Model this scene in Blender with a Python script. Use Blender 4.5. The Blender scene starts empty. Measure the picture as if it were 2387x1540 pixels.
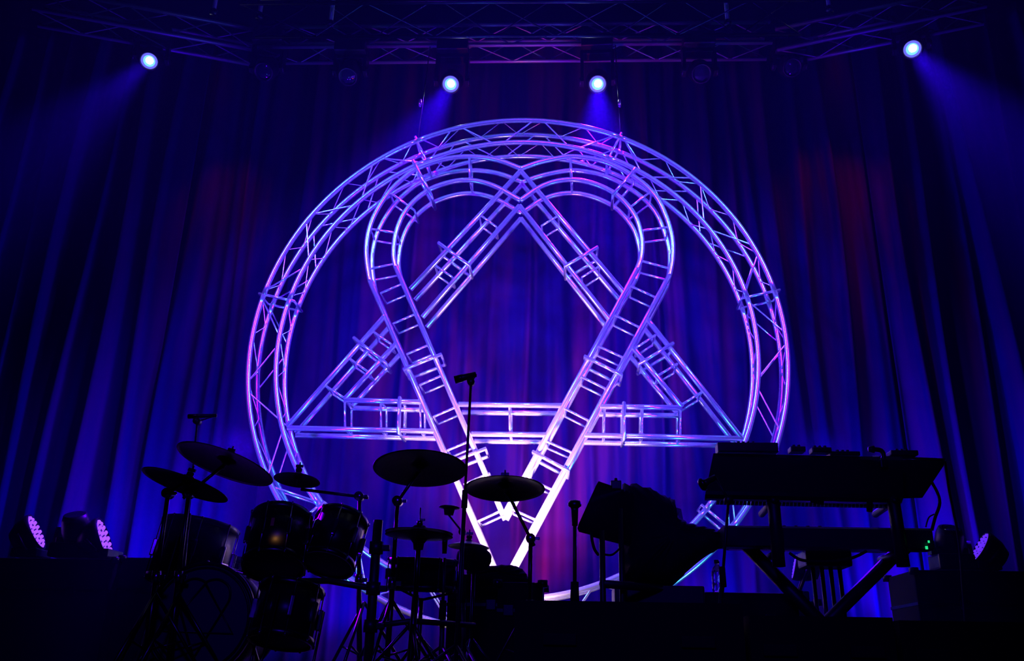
import bpy, bmesh, math, random
from mathutils import Vector, Matrix, Quaternion
random.seed(7)
C = bpy.context.scene
COL = C.collection
PI = math.pi

# ------------------------------------------------------------------ camera
F_PX, PITCH, ROLL, YAW, EYE = 2050.0, math.radians(21), math.radians(1.2), math.radians(4), 1.6
fw = Vector((-math.sin(YAW)*math.cos(PITCH), math.cos(YAW)*math.cos(PITCH), math.sin(PITCH)))
rt = Vector((math.cos(YAW), math.sin(YAW), 0)); up = rt.cross(fw)
rt, up = (math.cos(ROLL)*rt + math.sin(ROLL)*up), (-math.sin(ROLL)*rt + math.cos(ROLL)*up)
cd = bpy.data.cameras.new('camera'); cam = bpy.data.objects.new('camera', cd); COL.objects.link(cam)
cd.sensor_width = 36; cd.lens = F_PX/2387*36; cd.clip_end = 200
cam.matrix_world = Matrix(((rt.x, up.x, -fw.x, 0), (rt.y, up.y, -fw.y, 0), (rt.z, up.z, -fw.z, EYE), (0, 0, 0, 1)))
C.camera = cam

def at(px, py, Y):
    """the world point at depth Y seen at a photo pixel"""
    d = fw*F_PX + rt*(px-1193.5) + up*(770-py)
    return d*(Y/d.y) + Vector((0, 0, EYE))
def atz(px, py, z):
    d = fw*F_PX + rt*(px-1193.5) + up*(770-py)
    return d*((z-EYE)/d.z) + Vector((0, 0, EYE))

# ------------------------------------------------------------------ world, exposure, lights
w = bpy.data.worlds.new('world'); C.world = w; w.use_nodes = True
w.node_tree.nodes['Background'].inputs[0].default_value = (0.02, 0.01, 1, 1)
w.node_tree.nodes['Background'].inputs[1].default_value = 0.0006
C.view_settings.view_transform = 'Standard'; C.view_settings.look = 'None'
C.view_settings.exposure = 0.0; C.view_settings.gamma = 1.0; C.view_settings.use_curve_mapping = False
C.cycles.max_bounces = 5; C.cycles.diffuse_bounces = 2; C.cycles.glossy_bounces = 3; C.cycles.volume_bounces = 0; C.cycles.transmission_bounces = 5

def spot(name, loc, target, color, power, angle, blend=.5, r=.06):
    l = bpy.data.lights.new(name, 'SPOT'); o = bpy.data.objects.new(name, l); COL.objects.link(o)
    l.color = color; l.energy = power; l.spot_size = math.radians(angle); l.spot_blend = blend; l.shadow_soft_size = r
    o.location = loc
    o.rotation_euler = (Vector(target)-Vector(loc)).to_track_quat('-Z', 'Y').to_euler()
    return o

SX, SZ = -0.53, 4.42          # middle of the big round sign
YF, DEP = 7.8, 0.27           # its front face and truss depth
VIOLET = (0.13, 0.0, 1.0); BLUE = (0.045, 0.0, 1.0); CYAN = (0.02, 0.32, 1.0); PINKW = (1.0, 0.56, 1.0)
# front-of-house wash from above the audience
spot('front_wash_left', (-5.5, 0.4, 7.5), (SX-.3, YF, SZ+.1), VIOLET, 9500, 36, .35, .6)
spot('front_wash_right', (4.5, 0.4, 7.5), (SX+.3, YF, SZ+.1), VIOLET, 9500, 36, .35, .6)
# added cyan lamps, low and high before the sign: cold highlights on the tubes
spot('added_low_cyan_left', (-2.9, 6.9, 1.62), (SX-1.0, YF, SZ-.5), CYAN, 150, 74, .5, .08)
spot('added_low_cyan_right', (1.9, 6.9, 1.62), (SX+1.0, YF, SZ-.5), CYAN, 150, 74, .5, .08)
spot('added_high_cyan_left', (-4.2, 1.6, 8.8), (SX-.3, YF, SZ+.3), CYAN, 1900, 38, .5, .2)
spot('added_high_cyan_right', (3.2, 1.6, 8.8), (SX+.3, YF, SZ+.3), CYAN, 1900, 38, .5, .2)
# floor lamps at the foot of the sign
spot('floor_lamp_white', (SX-.05, 6.7, 1.75), (SX, YF+.05, 2.9), PINKW, 2400, 66, 1, .12)
spot('floor_lamp_red', (SX, 8.35, 1.62), (SX+.1, 9.2, 3.4), (1.0, .05, .10), 1200, 70, 1, .1)
# added blue fill and instrument back lights, warm lamp at the foot of the ring
spot('added_front_fill', (-.5, -.4, 4.2), (-.4, 5.0, 1.9), BLUE, 170, 60, .8, .3)
spot('added_back_light', (SX-2.3, 7.2, 3.4), (-1.8, 4.6, 1.9), VIOLET, 500, 50, .8, .1)
spot('added_back_light', (SX+2.6, 7.2, 3.4), (1.2, 4.8, 1.9), BLUE, 300, 50, .8, .1)
spot('warm_low_lamp', (SX, 7.0, 1.56), (SX, 7.9, 1.75), (1, .75, .45), 150, 140, 1, .06)
spot('added_badge_glint', (-.9, .3, 2.4), at(646, 1254, 4.59), (1, .42, .10), 260, 1.2, .5, .02)  # added narrow spot, only for the orange glint on the badge
# blue uplights along the foot of the curtain
for i, x in enumerate((-4.0, -2.3, 1.4, 3.2)):
    spot('curtain_uplight', (x, 8.75, 1.6), (x, 9.3, 3.0), BLUE, 520, 100, 1, .1)

# added lamps without fixtures, raking outward across the side curtains
spot('added_rake_left', (-3.4, 8.75, 1.7), (-6.6, 9.45, 5.2), BLUE, 1500, 80, .9, .1)
spot('added_rake_right', (2.4, 8.75, 1.7), (5.4, 9.45, 5.2), BLUE, 1500, 80, .9, .1)
# added blue spots on the overhead rig and a general blue on the middle of the backdrop
spot('added_rig_blue', (-2.5, 1.0, 4.0), (-1.0, 8.0, 8.6), BLUE, 260, 50, .8, .1)
spot('added_rig_blue', (2.0, 1.0, 4.0), (0.4, 8.0, 8.6), BLUE, 260, 50, .8, .1)
spot('backdrop_blue', (SX, 3.0, 8.6), (SX, 9.4, 3.6), BLUE, 3000, 42, 1, .2)
# added red spots for faint warm streaks high on the drapes
spot('added_red_left', (-4.1, 8.3, 8.3), (-4.3, 9.4, 6.8), (1, .02, .05), 90, 50, 1, .1)
spot('added_red_right', (3.0, 8.3, 8.3), (3.2, 9.4, 6.6), (1, .02, .05), 170, 60, 1, .1)

# ------------------------------------------------------------------ materials
def mat(name, base, rough=.5, metal=0.0, noise=0.0, scale=8, emit=None, strength=0, spec=.5, trans=0, sheen=0):
    m = bpy.data.materials.new(name); m.use_nodes = True; nt = m.node_tree; b = nt.nodes['Principled BSDF']
    b.inputs['Base Color'].default_value = (*base, 1); b.inputs['Roughness'].default_value = rough
    b.inputs['Metallic'].default_value = metal; b.inputs['Specular IOR Level'].default_value = spec
    b.inputs['Transmission Weight'].default_value = trans; b.inputs['Sheen Weight'].default_value = sheen
    if emit: b.inputs['Emission Color'].default_value = (*emit, 1); b.inputs['Emission Strength'].default_value = strength
    if noise:
        tc = nt.nodes.new('ShaderNodeTexCoord'); n = nt.nodes.new('ShaderNodeTexNoise'); n.inputs['Scale'].default_value = scale
        n.inputs['Detail'].default_value = 4
        mr = nt.nodes.new('ShaderNodeMapRange'); mr.inputs[3].default_value = max(0, rough-noise); mr.inputs[4].default_value = min(1, rough+noise)
        nt.links.new(tc.outputs['Object'], n.inputs['Vector']); nt.links.new(n.outputs['Fac'], mr.inputs[0])
        nt.links.new(mr.outputs[0], b.inputs['Roughness'])
    return m
M = {}
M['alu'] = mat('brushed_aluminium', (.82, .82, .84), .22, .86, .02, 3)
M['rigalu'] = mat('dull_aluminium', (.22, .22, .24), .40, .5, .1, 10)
M['black'] = mat('black_paint', (.012, .012, .014), .45, 0, .12, 9)
M['matte'] = mat('black_matte_cloth', (.008, .008, .010), .9, 0, .05, 20, spec=.15)
M['plastic'] = mat('black_plastic', (.014, .014, .017), .38, 0, .1, 25)
M['rubber'] = mat('black_rubber', (.01, .01, .01), .8, 0, .1, 25, spec=.2)
M['chrome'] = mat('chrome', (.35, .35, .37), .22, 1, .06, 20)
M['darkchrome'] = mat('darkened_chrome', (.06, .06, .07), .3, 1, .08, 20)
M['bronze'] = mat('cymbal_bronze', (.05, .042, .03), .42, .8, .08, 30)
M['lacquer'] = mat('black_drum_lacquer', (.006, .006, .008), .32, 0, .05, 12, spec=.25)
M['skin'] = mat('drum_head', (.06, .06, .075), .7, 0, .08, 30, spec=.2)
M['badge'] = mat('brass_badge', (.9, .45, .12), .3, .2, .05, 30)
M['whitekey'] = mat('white_key', (.5, .5, .5), .4, 0, .05, 30)
M['stage'] = mat('stage_floor_black', (.010, .010, .012), .6, 0, .15, 6, spec=.3)
M['wall'] = mat('dark_wall', (.01, .01, .012), .9, 0, .05, 5, spec=.1)
M['lens_on'] = mat('lit_lens', (.2, .3, 1), .2, 0, 0, 1, (.10, .35, 1.0), 2.5)
M['lens_core'] = mat('lit_lamp_core', (1, 1, 1), .2, 0, 0, 1, (.95, .97, 1.0), 30)
M['lens_rim'] = mat('lit_lens_rim', (.1, .1, 1), .2, 0, 0, 1, (.10, .10, 1.0), 1.6)
M['lens_off'] = mat('dark_lens', (.02, .02, .04), .05, 0, .01, 5, spec=.9)
M['led_on'] = mat('lit_led_violet', (.5, .2, 1), .3, 0, 0, 1, (.30, .07, 1.0), 1.3)
M['led_blue'] = mat('lit_led_blue', (.3, .2, 1), .3, 0, 0, 1, (.16, .03, 1.0), .7)
M['led_green'] = mat('lit_led_green', (.1, 1, .3), .3, 0, 0, 1, (.02, .8, .25), 1.0)
M['screen'] = mat('lit_display', (.1, .6, .5), .3, 0, 0, 1, (.03, .16, .17), 1.2)
M['pet'] = mat('clear_bottle_plastic', (.9, .9, 1), .08, 0, .02, 9, trans=1)
M['cap'] = mat('bottle_cap', (.02, .02, .03), .5, 0, .05, 9)
M['curtain'] = None
def curtain_mat():
    m = bpy.data.materials.new('velvet_curtain'); m.use_nodes = True; nt = m.node_tree; b = nt.nodes['Principled BSDF']
    tc = nt.nodes.new('ShaderNodeTexCoord'); mp = nt.nodes.new('ShaderNodeMapping'); mp.inputs['Scale'].default_value = (3.0, 3.0, .22)
    n = nt.nodes.new('ShaderNodeTexNoise'); n.inputs['Scale'].default_value = 1.6; n.inputs['Detail'].default_value = 5
    r = nt.nodes.new('ShaderNodeValToRGB'); e = r.color_ramp.elements
    e[0].position = .42; e[0].color = (.0025, .0004, .046, 1); e[1].position = .80; e[1].color = (.032, .0015, .044, 1)  # reddish streaks put into the cloth colour for warm light on the folds
    nt.links.new(tc.outputs['Object'], mp.inputs[0]); nt.links.new(mp.outputs[0], n.inputs['Vector'])
    nt.links.new(n.outputs['Fac'], r.inputs[0]); nt.links.new(r.outputs[0], b.inputs['Base Color'])
    b.inputs['Roughness'].default_value = .8; b.inputs['Specular IOR Level'].default_value = .03
    return m
M['curtain'] = curtain_mat()

# ------------------------------------------------------------------ helpers
def tag(o, label=None, cat=None, group=None, kind=None):
    if label: o['label'] = label
    if cat: o['category'] = cat
    if group: o['group'] = group
    if kind: o['kind'] = kind
    return o
def thing(name, label, cat, loc=(0, 0, 0), rot=(0, 0, 0), group=None):
    o = bpy.data.objects.new(name, None); COL.objects.link(o); o.empty_display_size = .1
    o.location = loc; o.rotation_euler = rot
    return tag(o, label, cat, group)

class MB:
    """collects shapes; build() makes ONE mesh object"""
    def __init__(s): s.v = []; s.f = []; s.sm = []
    def add(s, vs, fs, smooth=False, mtx=None):
        b = len(s.v)
        s.v += [tuple(mtx @ Vector(p)) if mtx else tuple(p) for p in vs]
        s.f += [tuple(i+b for i in f) for f in fs]; s.sm += [smooth]*len(fs)
        return s
    def path(s, pts, r, n=10, closed=False, cap=True, mtx=None):
        pts = [Vector(p) for p in pts]; N = len(pts)
        rr = r if isinstance(r, (list, tuple)) else [r]*N
        tang = []
        for i in range(N):
            if closed: t = pts[(i+1) % N]-pts[i-1]
            else: t = pts[min(i+1, N-1)]-pts[max(i-1, 0)]
            tang.append(t.normalized())
        ref = Vector((0, 0, 1)) if abs(tang[0].z) < .9 else Vector((0, 1, 0))
        nrm = (ref-tang[0]*ref.dot(tang[0])).normalized(); vs = []; 
        for i in range(N):
            if i: nrm = (nrm-tang[i]*nrm.dot(tang[i])).normalized()
            bn = tang[i].cross(nrm)
            for k in range(n):
                a = 2*PI*k/n; vs.append(pts[i]+(nrm*math.cos(a)+bn*math.sin(a))*rr[i])
        fs = []
        for i in range(N if closed else N-1):
            j = (i+1) % N
            for k in range(n):
                l = (k+1) % n; fs.append((i*n+k, i*n+l, j*n+l, j*n+k))
        if cap and not closed:
            fs.append(tuple(range(n-1, -1, -1))); fs.append(tuple((N-1)*n+k for k in range(n)))
        return s.add(vs, fs, True, mtx)
    def tube(s, a, b, r, n=8, mtx=None, r2=None): return s.path([a, b], [r, r if r2 is None else r2], n, mtx=mtx)
    def box(s, c, d, mtx=None, bev=0.0, rot=None):
        bm = bmesh.new(); bmesh.ops.create_cube(bm, size=1)
        bmesh.ops.scale(bm, vec=d, verts=bm.verts)
        if bev: bmesh.ops.bevel(bm, geom=bm.edges[:], offset=bev, segments=2, affect='EDGES', profile=.6)
        if rot is not None: bmesh.ops.rotate(bm, matrix=rot, verts=bm.verts)
        bmesh.ops.translate(bm, vec=c, verts=bm.verts); bm.verts.index_update()
        s.add([v.co.copy() for v in bm.verts], [tuple(v.index for v in f.verts) for f in bm.faces], False, mtx); bm.free()
        return s
    def lathe(s, prof, n=32, mtx=None, smooth=True):
        """prof: list of (r, z) around local z"""
        vs = []; ring = []
        for r, z in prof:
            if r < 1e-6: ring.append([len(vs)]); vs.append((0, 0, z))
            else:
                ring.append(list(range(len(vs), len(vs)+n)))
                vs += [(r*math.cos(2*PI*k/n), r*math.sin(2*PI*k/n), z) for k in range(n)]
        fs = []
        for a, b in zip(ring, ring[1:]):
            if len(a) == 1 and len(b) == 1: continue
            for k in range(n):
                l = (k+1) % n
                if len(a) == 1: fs.append((a[0], b[l], b[k]))
                elif len(b) == 1: fs.append((a[k], a[l], b[0]))
                else: fs.append((a[k], a[l], b[l], b[k]))
        return s.add(vs, fs, smooth, mtx)
    def prism(s, outline, axis_vec, mtx=None):
        """outline: 3D points; extruded by axis_vec"""
        o = [Vector(p) for p in outline]; n = len(o); a = Vector(axis_vec)
        vs = o+[p+a for p in o]
        fs = [tuple(range(n-1, -1, -1)), tuple(range(n, 2*n))]+[(k, (k+1) % n, n+(k+1) % n, n+k) for k in range(n)]
        return s.add(vs, fs, False, mtx)
    def build(s, name, material, parent=None, label=None, world=False, origin=None):
        inv = None
        if parent is not None and world:
            root = parent
            while root.parent: root = root.parent
            mw = Matrix.Translation(root.location) @ root.rotation_euler.to_matrix().to_4x4(); inv = mw.inverted()
        vs = [tuple(inv @ Vector(p)) for p in s.v] if inv else s.v
        loc = Vector((0, 0, 0))
        if parent is None:
            zs = [p[2] for p in vs]; xs = [p[0] for p in vs]; ys = [p[1] for p in vs]
            loc = Vector(origin) if origin else Vector(((min(xs)+max(xs))/2, (min(ys)+max(ys))/2, min(zs)))
            vs = [tuple(Vector(p)-loc) for p in vs]
        me = bpy.data.meshes.new(name); me.from_pydata([tuple(v) for v in vs], [], s.f); me.update()
        bm = bmesh.new(); bm.from_mesh(me); bmesh.ops.recalc_face_normals(bm, faces=bm.faces); bm.to_mesh(me); bm.free()
        for p, sm in zip(me.polygons, s.sm): p.use_smooth = sm
        me.materials.append(material)
        o = bpy.data.objects.new(name, me); COL.objects.link(o); o.location = loc
        if parent is not None: o.parent = parent
        if label: o['label'] = label
        return o

def copy_tree(o, parent=None, **kw):
    c = o.copy(); COL.objects.link(c)
    if parent is not None: c.parent = parent
    for ch in list(o.children): copy_tree(ch, c)
    return c

def catmull(pts, per=6):
    out = []; n = len(pts)
    for i in range(n-1):
        p0 = pts[max(i-1, 0)]; p1 = pts[i]; p2 = pts[i+1]; p3 = pts[min(i+2, n-1)]
        for k in range(per):
            t = k/per
            out.append(.5*((2*p1)+(p2-p0)*t+(2*p0-5*p1+4*p2-p3)*t*t+(3*p1-p0-3*p2+p3)*t**3))
    out.append(pts[-1]); return out

STAGE = 1.5
# ------------------------------------------------------------------ the setting
b = MB(); b.box((-.6, 6.9, STAGE/2-.0), (22, 8.2, STAGE)); tag(b.build('floor', M['stage']), 'black stage floor under the drum kit and keyboards', 'floor', kind='structure')
b = MB(); b.box((-.6, -.2, -.05), (22, 6.0, .1)); tag(b.build('floor', M['stage']), 'dark audience floor in front of the stage', 'floor', kind='structure')
b = MB(); b.box((-.6, 11.1, 6), (22, .2, 12)); tag(b.build('wall_back', M['wall']), 'dark wall behind the stage curtain', 'wall', kind='structure')
b = MB(); b.box((-.6, 4, 12.05), (22, 14.4, .1)); tag(b.build('ceiling', M['wall']), 'dark ceiling above the stage', 'ceiling', kind='structure')

# curtain: ridges placed where the folds hang
def ridge(x, x0, w): return math.exp(-((x-x0)/w)**2)
def curtain(name, x0, x1, ybase, ridges, fine, label, seed):
    rnd = random.Random(seed); nx = int((x1-x0)/.022); nz = 44; z0, z1 = STAGE+.02, at(1200, 62, 9.45).z
    fr = [(rnd.uniform(5, 16), rnd.uniform(0, 6.28), rnd.uniform(.3, 1), rnd.uniform(-.03, .03)) for _ in range(7)]
    vs = []
    for j in range(nz+1):
        z = z0+(z1-z0)*j/nz; hang = (z-z0)/(z1-z0)
        for i in range(nx+1):
            x = x0+(x1-x0)*i/nx
            y = 0
            for (rx, rw, ra, rl, zt) in ridges:
                fade = 1/(1+math.exp((z-zt)*2.2))
                y -= ra*ridge(x, rx+rl*(z-5)+.05*math.sin(z*.7+rx*5), rw*(.8+.35*(1-hang)))*(.35+.65*fade)
            for q, p, a, l in fr: y -= fine*a*math.sin(q*(x+l*(z-5))+p+.35*math.sin(z*.8+p))
            vs.append((x, ybase(x)+y, z))
    fs = [(j*(nx+1)+i, j*(nx+1)+i+1, (j+1)*(nx+1)+i+1, (j+1)*(nx+1)+i) for j in range(nz) for i in range(nx)]
    m = MB(); m.add(vs, fs, True)
    o = m.build(name, M['curtain'])
    s = o.modifiers.new('cloth', 'SOLIDIFY'); s.thickness = .006
    return tag(o, label, 'curtain', 'velvet drapes behind the stage')
def rid(px, py, Y, w, a, lean=0, zt=20): return (at(px, py, Y).x, w, a, lean, zt)
YC = 9.45
left = [rid(8, 600, YC, .07, .20), rid(75, 600, YC, .07, .22), rid(146, 600, YC, .07, .22), rid(221, 600, YC, .07, .22), rid(286, 600, YC, .06, .2),
        rid(-70, 600, YC, .09, .2), rid(-160, 600, YC, .09, .2), rid(360, 600, YC, .05, .09)]
curtain('stage_curtain', -9.6, -4.78, lambda x: YC, left, .012, 'blue-lit velvet curtain on the left with narrow hanging folds', 1)
rr_ = random.Random(5); mid = []
x = -4.7
while x < 3.5:
    mid.append((x, rr_.uniform(.04, .09), rr_.uniform(.06, .17), rr_.uniform(-.012, .012), rr_.choice([5, 6.5, 8, 20]))); x += rr_.uniform(.16, .36)
curtain('stage_curtain', -4.75, 3.57, lambda x: YC+.05, mid, .022, 'wide velvet backdrop hanging behind the round truss sign', 2)
right = [rid(2100, 600, YC, .07, .2), rid(2158, 600, YC, .06, .22), rid(2237, 600, YC, .05, .14), rid(2290, 600, YC, .10, .25, -.02), rid(2385, 600, YC, .06, .2), rid(2480, 600, YC, .09, .2),
         rid(2030, 600, YC, .05, .12)]
curtain('stage_curtain', 3.6, 8.4, lambda x: YC, right, .012, 'blue-lit velvet curtain on the right with narrow hanging folds', 3)

# ------------------------------------------------------------------ truss sign
TR, BR = .0255, .0125
def XZ(px, py): p = at(px, py, YF); return Vector((p.x, 0, p.z))
def fr(p, back=0): return Vector((p.x, YF+(DEP if back else 0), p.z))

R_out = 2.54
R_in = sum((XZ(*q)-Vector((SX, 0, SZ-.002))).length for q in ((1215, 332), (645, 870), (1767, 875), (1672, 1157)))/4
def ringp(a, R, back): return Vector((SX+R*math.sin(a), YF+(DEP if back else 0), SZ+R*math.cos(a)))
ringbase = (SX, YF+DEP/2, SZ-R_out)
ring = thing('circle_truss', 'large round aluminium truss ring glowing violet behind the drum kit', 'truss', ringbase)
joints = [math.radians(a) for a in (-24.5, 24.5, 77, 131, 180, -131, -77)]
joints = sorted(joints); NS = len(joints)
for k in range(NS):
    a0 = joints[k]; a1 = joints[(k+1) % NS]+(2*PI if k == NS-1 else 0)
    n = max(8, int((a1-a0)/math.radians(2)))
    m = MB()
    for R in (R_out, R_in):
        for bk in (0, 1):
            m.path([ringp(a0+(a1-a0)*i/n, R, bk) for i in range(n+1)], TR, 12)
    sec = m.build('ring_section', M['alu'], ring, world=True)
    nn = max(2, round((a1-a0)/math.radians(10.5))); step = (a1-a0)/nn
    for bk in (0, 1):           # zigzag on the front and back faces
        m = MB(); pts = []
        for i in range(nn):
            s0 = a0+step*i+.02; s1 = a0+step*(i+1)-.02
            pts += [ringp(s0, R_out if (i+k) % 2 else R_in, bk), ringp(s1, R_in if (i+k) % 2 else R_out, bk)]
        m.path(pts, BR*.66, 8); m.build('lattice_brace', M['alu'], sec, world=True)
    for R in (R_out, R_in):     # zigzag across the depth
        m = MB(); pts = []
        for i in range(nn): pts += [ringp(a0+step*i+.02, R, 0), ringp(a0+step*(i+.5), R, 1)]
        m.path(pts+[ringp(a1-.02, R, 0)], BR*.55, 8); m.build('lattice_brace', M['alu'], sec, world=True)
    m = MB()
    for aa in (a0,):
        c = [ringp(aa, R_out+.05, 0), ringp(aa, R_in-.05, 0), ringp(aa, R_in-.05, 1), ringp(aa, R_out+.05, 1)]
        m.path(c, .014, closed=True)
    m.build('joint_frame', M['alu'], sec, world=True)

emblem = thing('emblem_truss', 'heart and triangle truss emblem hanging inside the truss ring', 'truss', (SX, YF+DEP/2, XZ(1170, 1366).z))
def section(name, fronts, rungs, frames, depth_rungs=True, thick=TR):
    """fronts: list of chord point lists (XZ); each has a front and a back tube"""
    m = MB()
    for ch in fronts:
        for bk in (0, 1): m.path([fr(p, bk) for p in ch], thick, 12)
    o = m.build(name, M['alu'], emblem, world=True)
    for a, b_ in rungs:
        m = MB(); m.path([fr(a, 0), fr(b_, 0), fr(b_, 1), fr(a, 1)], BR, 8, closed=True)
        m.build('rung_frame', M['alu'], o, world=True)
    for a, b_ in frames:
        m = MB(); d = (b_-a).normalized()*.03
        a2, b2 = a-d, b_+d
        for off in (0,):
            t = Vector((-d.z, 0, d.x)).normalized()*off
            q = [fr(a2+t, 0)-Vector((0, .03, 0)), fr(b2+t, 0)-Vector((0, .03, 0)), fr(b2+t, 1), fr(a2+t, 1)]
            m.path(q, .018, 10, closed=True)
        m.build('joint_frame', M['alu'], o, world=True)
    return o
def pl(*pts): return [XZ(*p) for p in pts]
def sp(*pts): return catmull([XZ(*p) for p in pts])
def seg(*pairs): return [(XZ(a, b_), XZ(c, d)) for a, b_, c, d in pairs]
# left lobe / right lobe of the heart
section('heart_lobe', [sp((1214, 393), (1167, 375), (1118, 366), (1069, 366), (1021, 375), (972, 393), (938, 417), (904, 451), (877, 493), (861, 532), (854, 575), (856, 615), (863, 656)),
                       sp((1213, 467), (1160, 437), (1118, 423), (1080, 420), (1040, 427), (1001, 442), (966, 468), (940, 500), (924, 539), (918, 575), (918, 600), (923, 623))],
        seg((1094, 366, 1095, 420), (862, 533, 924, 543), (855, 628, 922, 614), (908, 448, 966, 490)), seg((967, 384, 1003, 452),))
section('heart_lobe', [sp((1214, 393), (1258, 378), (1310, 367), (1342, 365), (1391, 372), (1430, 385), (1466, 404), (1505, 432), (1533, 463), (1551, 500), (1563, 536), (1568, 568), (1567, 607), (1560, 643)),
                       sp((1213, 467), (1255, 438), (1294, 423), (1336, 419), (1381, 427), (1427, 447), (1459, 474), (1482, 506), (1493, 539), (1497, 568), (1494, 601), (1485, 627))],
        seg((1330, 366, 1333, 420), (1500, 537, 1558, 529), (1496, 608, 1562, 626), (1468, 484, 1520, 444)), seg((1476, 402, 1433, 452),))
# legs of the heart
section('heart_leg', [pl((863, 656), (1168, 1362)), pl((923, 623), (1173, 1200))],
        seg((888, 683, 940, 660), (917, 754, 969, 731), (949, 825, 1000, 803), (979, 897, 1031, 874), (1011, 971, 1063, 948), (1044, 1049, 1096, 1027), (1083, 1128, 1140, 1103), (1116, 1214, 1168, 1190)),
        seg((950, 860, 1022, 831), (1052, 1078, 1125, 1050)))
section('heart_leg', [pl((1560, 643), (1172, 1362)), pl((1485, 627), (1175, 1200))],
        seg((1472, 667, 1526, 692), (1433, 734, 1489, 762), (1394, 806, 1450, 832), (1356, 878, 1410, 905), (1317, 952, 1370, 979), (1274, 1028, 1330, 1053), (1236, 1117, 1288, 1142), (1193, 1186, 1250, 1212)),
        seg((1370, 836, 1442, 873), (1250, 1058, 1318, 1095)))
# triangle: sides broken where the heart crosses
section('triangle_side', [pl((1214, 398), (957, 674)), pl((1211, 479), (985, 739))],
        seg((1116, 498, 1156, 528), (1013, 617, 1053, 645)), seg((1029, 573, 1089, 617),))
section('triangle_side', [pl((897, 736), (670, 993)), pl((923, 801), (803, 931))],
        seg((871, 773, 910, 801), (816, 836, 857, 866), (761, 900, 805, 929)), seg((832, 794, 894, 843),))
section('triangle_side', [pl((1214, 398), (1453, 680)), pl((1211, 479), (1420, 744))],
        seg((1263, 526, 1302, 502), (1357, 646, 1397, 620)), seg((1323, 620, 1386, 583),))
section('triangle_side', [pl((1508, 743), (1729, 1022)), pl((1475, 810), (1590, 949))],
        seg((1485, 809, 1527, 781), (1534, 875, 1578, 848), (1589, 943, 1635, 914)), seg((1497, 846, 1562, 806),))
section('triangle_bar', [pl((803, 932), (985, 937)), pl((670, 997), (1014, 1005))],
        seg((804, 934, 804, 999), (888, 935, 888, 1001), (980, 937, 980, 1003)), seg((933, 936, 931, 1003),))
section('triangle_bar', [pl((1069, 942), (1310, 945)), pl((1099, 1011), (1274, 1013))], seg((1188, 943, 1189, 1012),), [])
section('triangle_bar', [pl((1400, 947), (1590, 950)), pl((1363, 1014), (1730, 1022))],
        seg((1409, 948, 1408, 1015), (1497, 949, 1497, 1017), (1586, 950, 1586, 1019)), seg((1454, 948, 1454, 1016),))

# haze hanging over the whole stage
hz = MB(); hz.box((-.8, 6.5, 5.75), (15.5, 4.3, 8.4))
vm = bpy.data.materials.new('stage_haze'); vm.use_nodes = True; nt = vm.node_tree; nt.nodes.clear()
vo = nt.nodes.new('ShaderNodeOutputMaterial'); vs_ = nt.nodes.new('ShaderNodeVolumeScatter')
vs_.inputs['Density'].default_value = .008; vs_.inputs['Color'].default_value = (.30, .08, 1, 1); vs_.inputs['Anisotropy'].default_value = .35
nt.links.new(vs_.outputs[0], vo.inputs['Volume'])
tag(hz.build('stage_haze', vm), 'thin blue-lit haze drifting over the stage', 'haze', kind='stuff')

# ------------------------------------------------------------------ overhead rig
def box_truss(name, label, a, b_, size, step, r=.024, dirs=None, material=None, group=None):
    """a, b_: the two ends of the front bottom chord; the other chords sit behind and above"""
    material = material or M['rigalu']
    a, b_ = Vector(a), Vector(b_); d = (b_-a); L = d.length; d.normalize()
    side = Vector((-d.y, d.x, 0)).normalized()
    if side.y < 0: side = -side
    upv = Vector((0, 0, 1)); c = [Vector((0, 0, 0)), side*size, side*size+upv*size, upv*size]
    root = thing(name, label, 'truss', a+(b_-a)/2, (0, 0, 0), group)
    for k in range(4):
        m = MB(); m.tube(a+c[k], b_+c[k], r, 12); m.build('main_tube', material, root, world=True)
    n = max(2, int(L/step)); st = L/n
    for k in range(4):
        m = MB(); k2 = (k+1) % 4
        m.path([a+d*st*i+c[k2 if i % 2 else k] for i in range(n+1)], r*.42, 6)
        m.build('diagonal_brace', material, root, world=True)
    return root
zt = at(1215, 104, 8.3).z
lA, lB = atz(75, 20, zt), atz(590, 116, zt)
cA, cB = atz(600, 110, zt), atz(1800, 99, zt)
rA, rB = atz(1812, 116, zt), atz(2300, 14, zt)
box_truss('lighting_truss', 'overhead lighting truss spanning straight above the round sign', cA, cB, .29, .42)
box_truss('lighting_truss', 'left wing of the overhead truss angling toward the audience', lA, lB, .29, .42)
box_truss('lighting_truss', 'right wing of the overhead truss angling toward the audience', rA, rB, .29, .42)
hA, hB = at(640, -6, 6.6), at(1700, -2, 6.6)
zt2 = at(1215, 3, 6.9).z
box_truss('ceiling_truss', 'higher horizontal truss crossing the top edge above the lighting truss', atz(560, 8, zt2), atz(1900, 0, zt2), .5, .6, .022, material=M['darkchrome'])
for k_, lab_ in ((0, 'thin hanging chain holding the round sign on its left shoulder'), (1, 'thin hanging chain holding the round sign on its right shoulder')):
    a_ = math.radians((-24.5, 24.5)[k_]); p_ = ringp(a_, R_out+.045, 0)+Vector((0, .12, 0)); t_ = cA.lerp(cB, (p_.x-cA.x)/(cB.x-cA.x))
    ch_ = thing('hoist_chain', lab_, 'chain', p_, (0, 0, 0), 'hoist chains of the round sign')
    m = MB(); m.path([p_, t_], .006, 6); m.build('chain', M['darkchrome'], ch_, world=True)
    m = MB(); q_ = at((968, 1472)[k_], 247, p_.y+.05); q_ = Vector((p_.x, p_.y, q_.z)); m.lathe([(0, -.05), (.016, -.045), (.02, 0), (.014, .045), (0, .05)], 12, Matrix.Translation(q_)); m.build('shackle', M['alu'], ch_, world=True)

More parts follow.
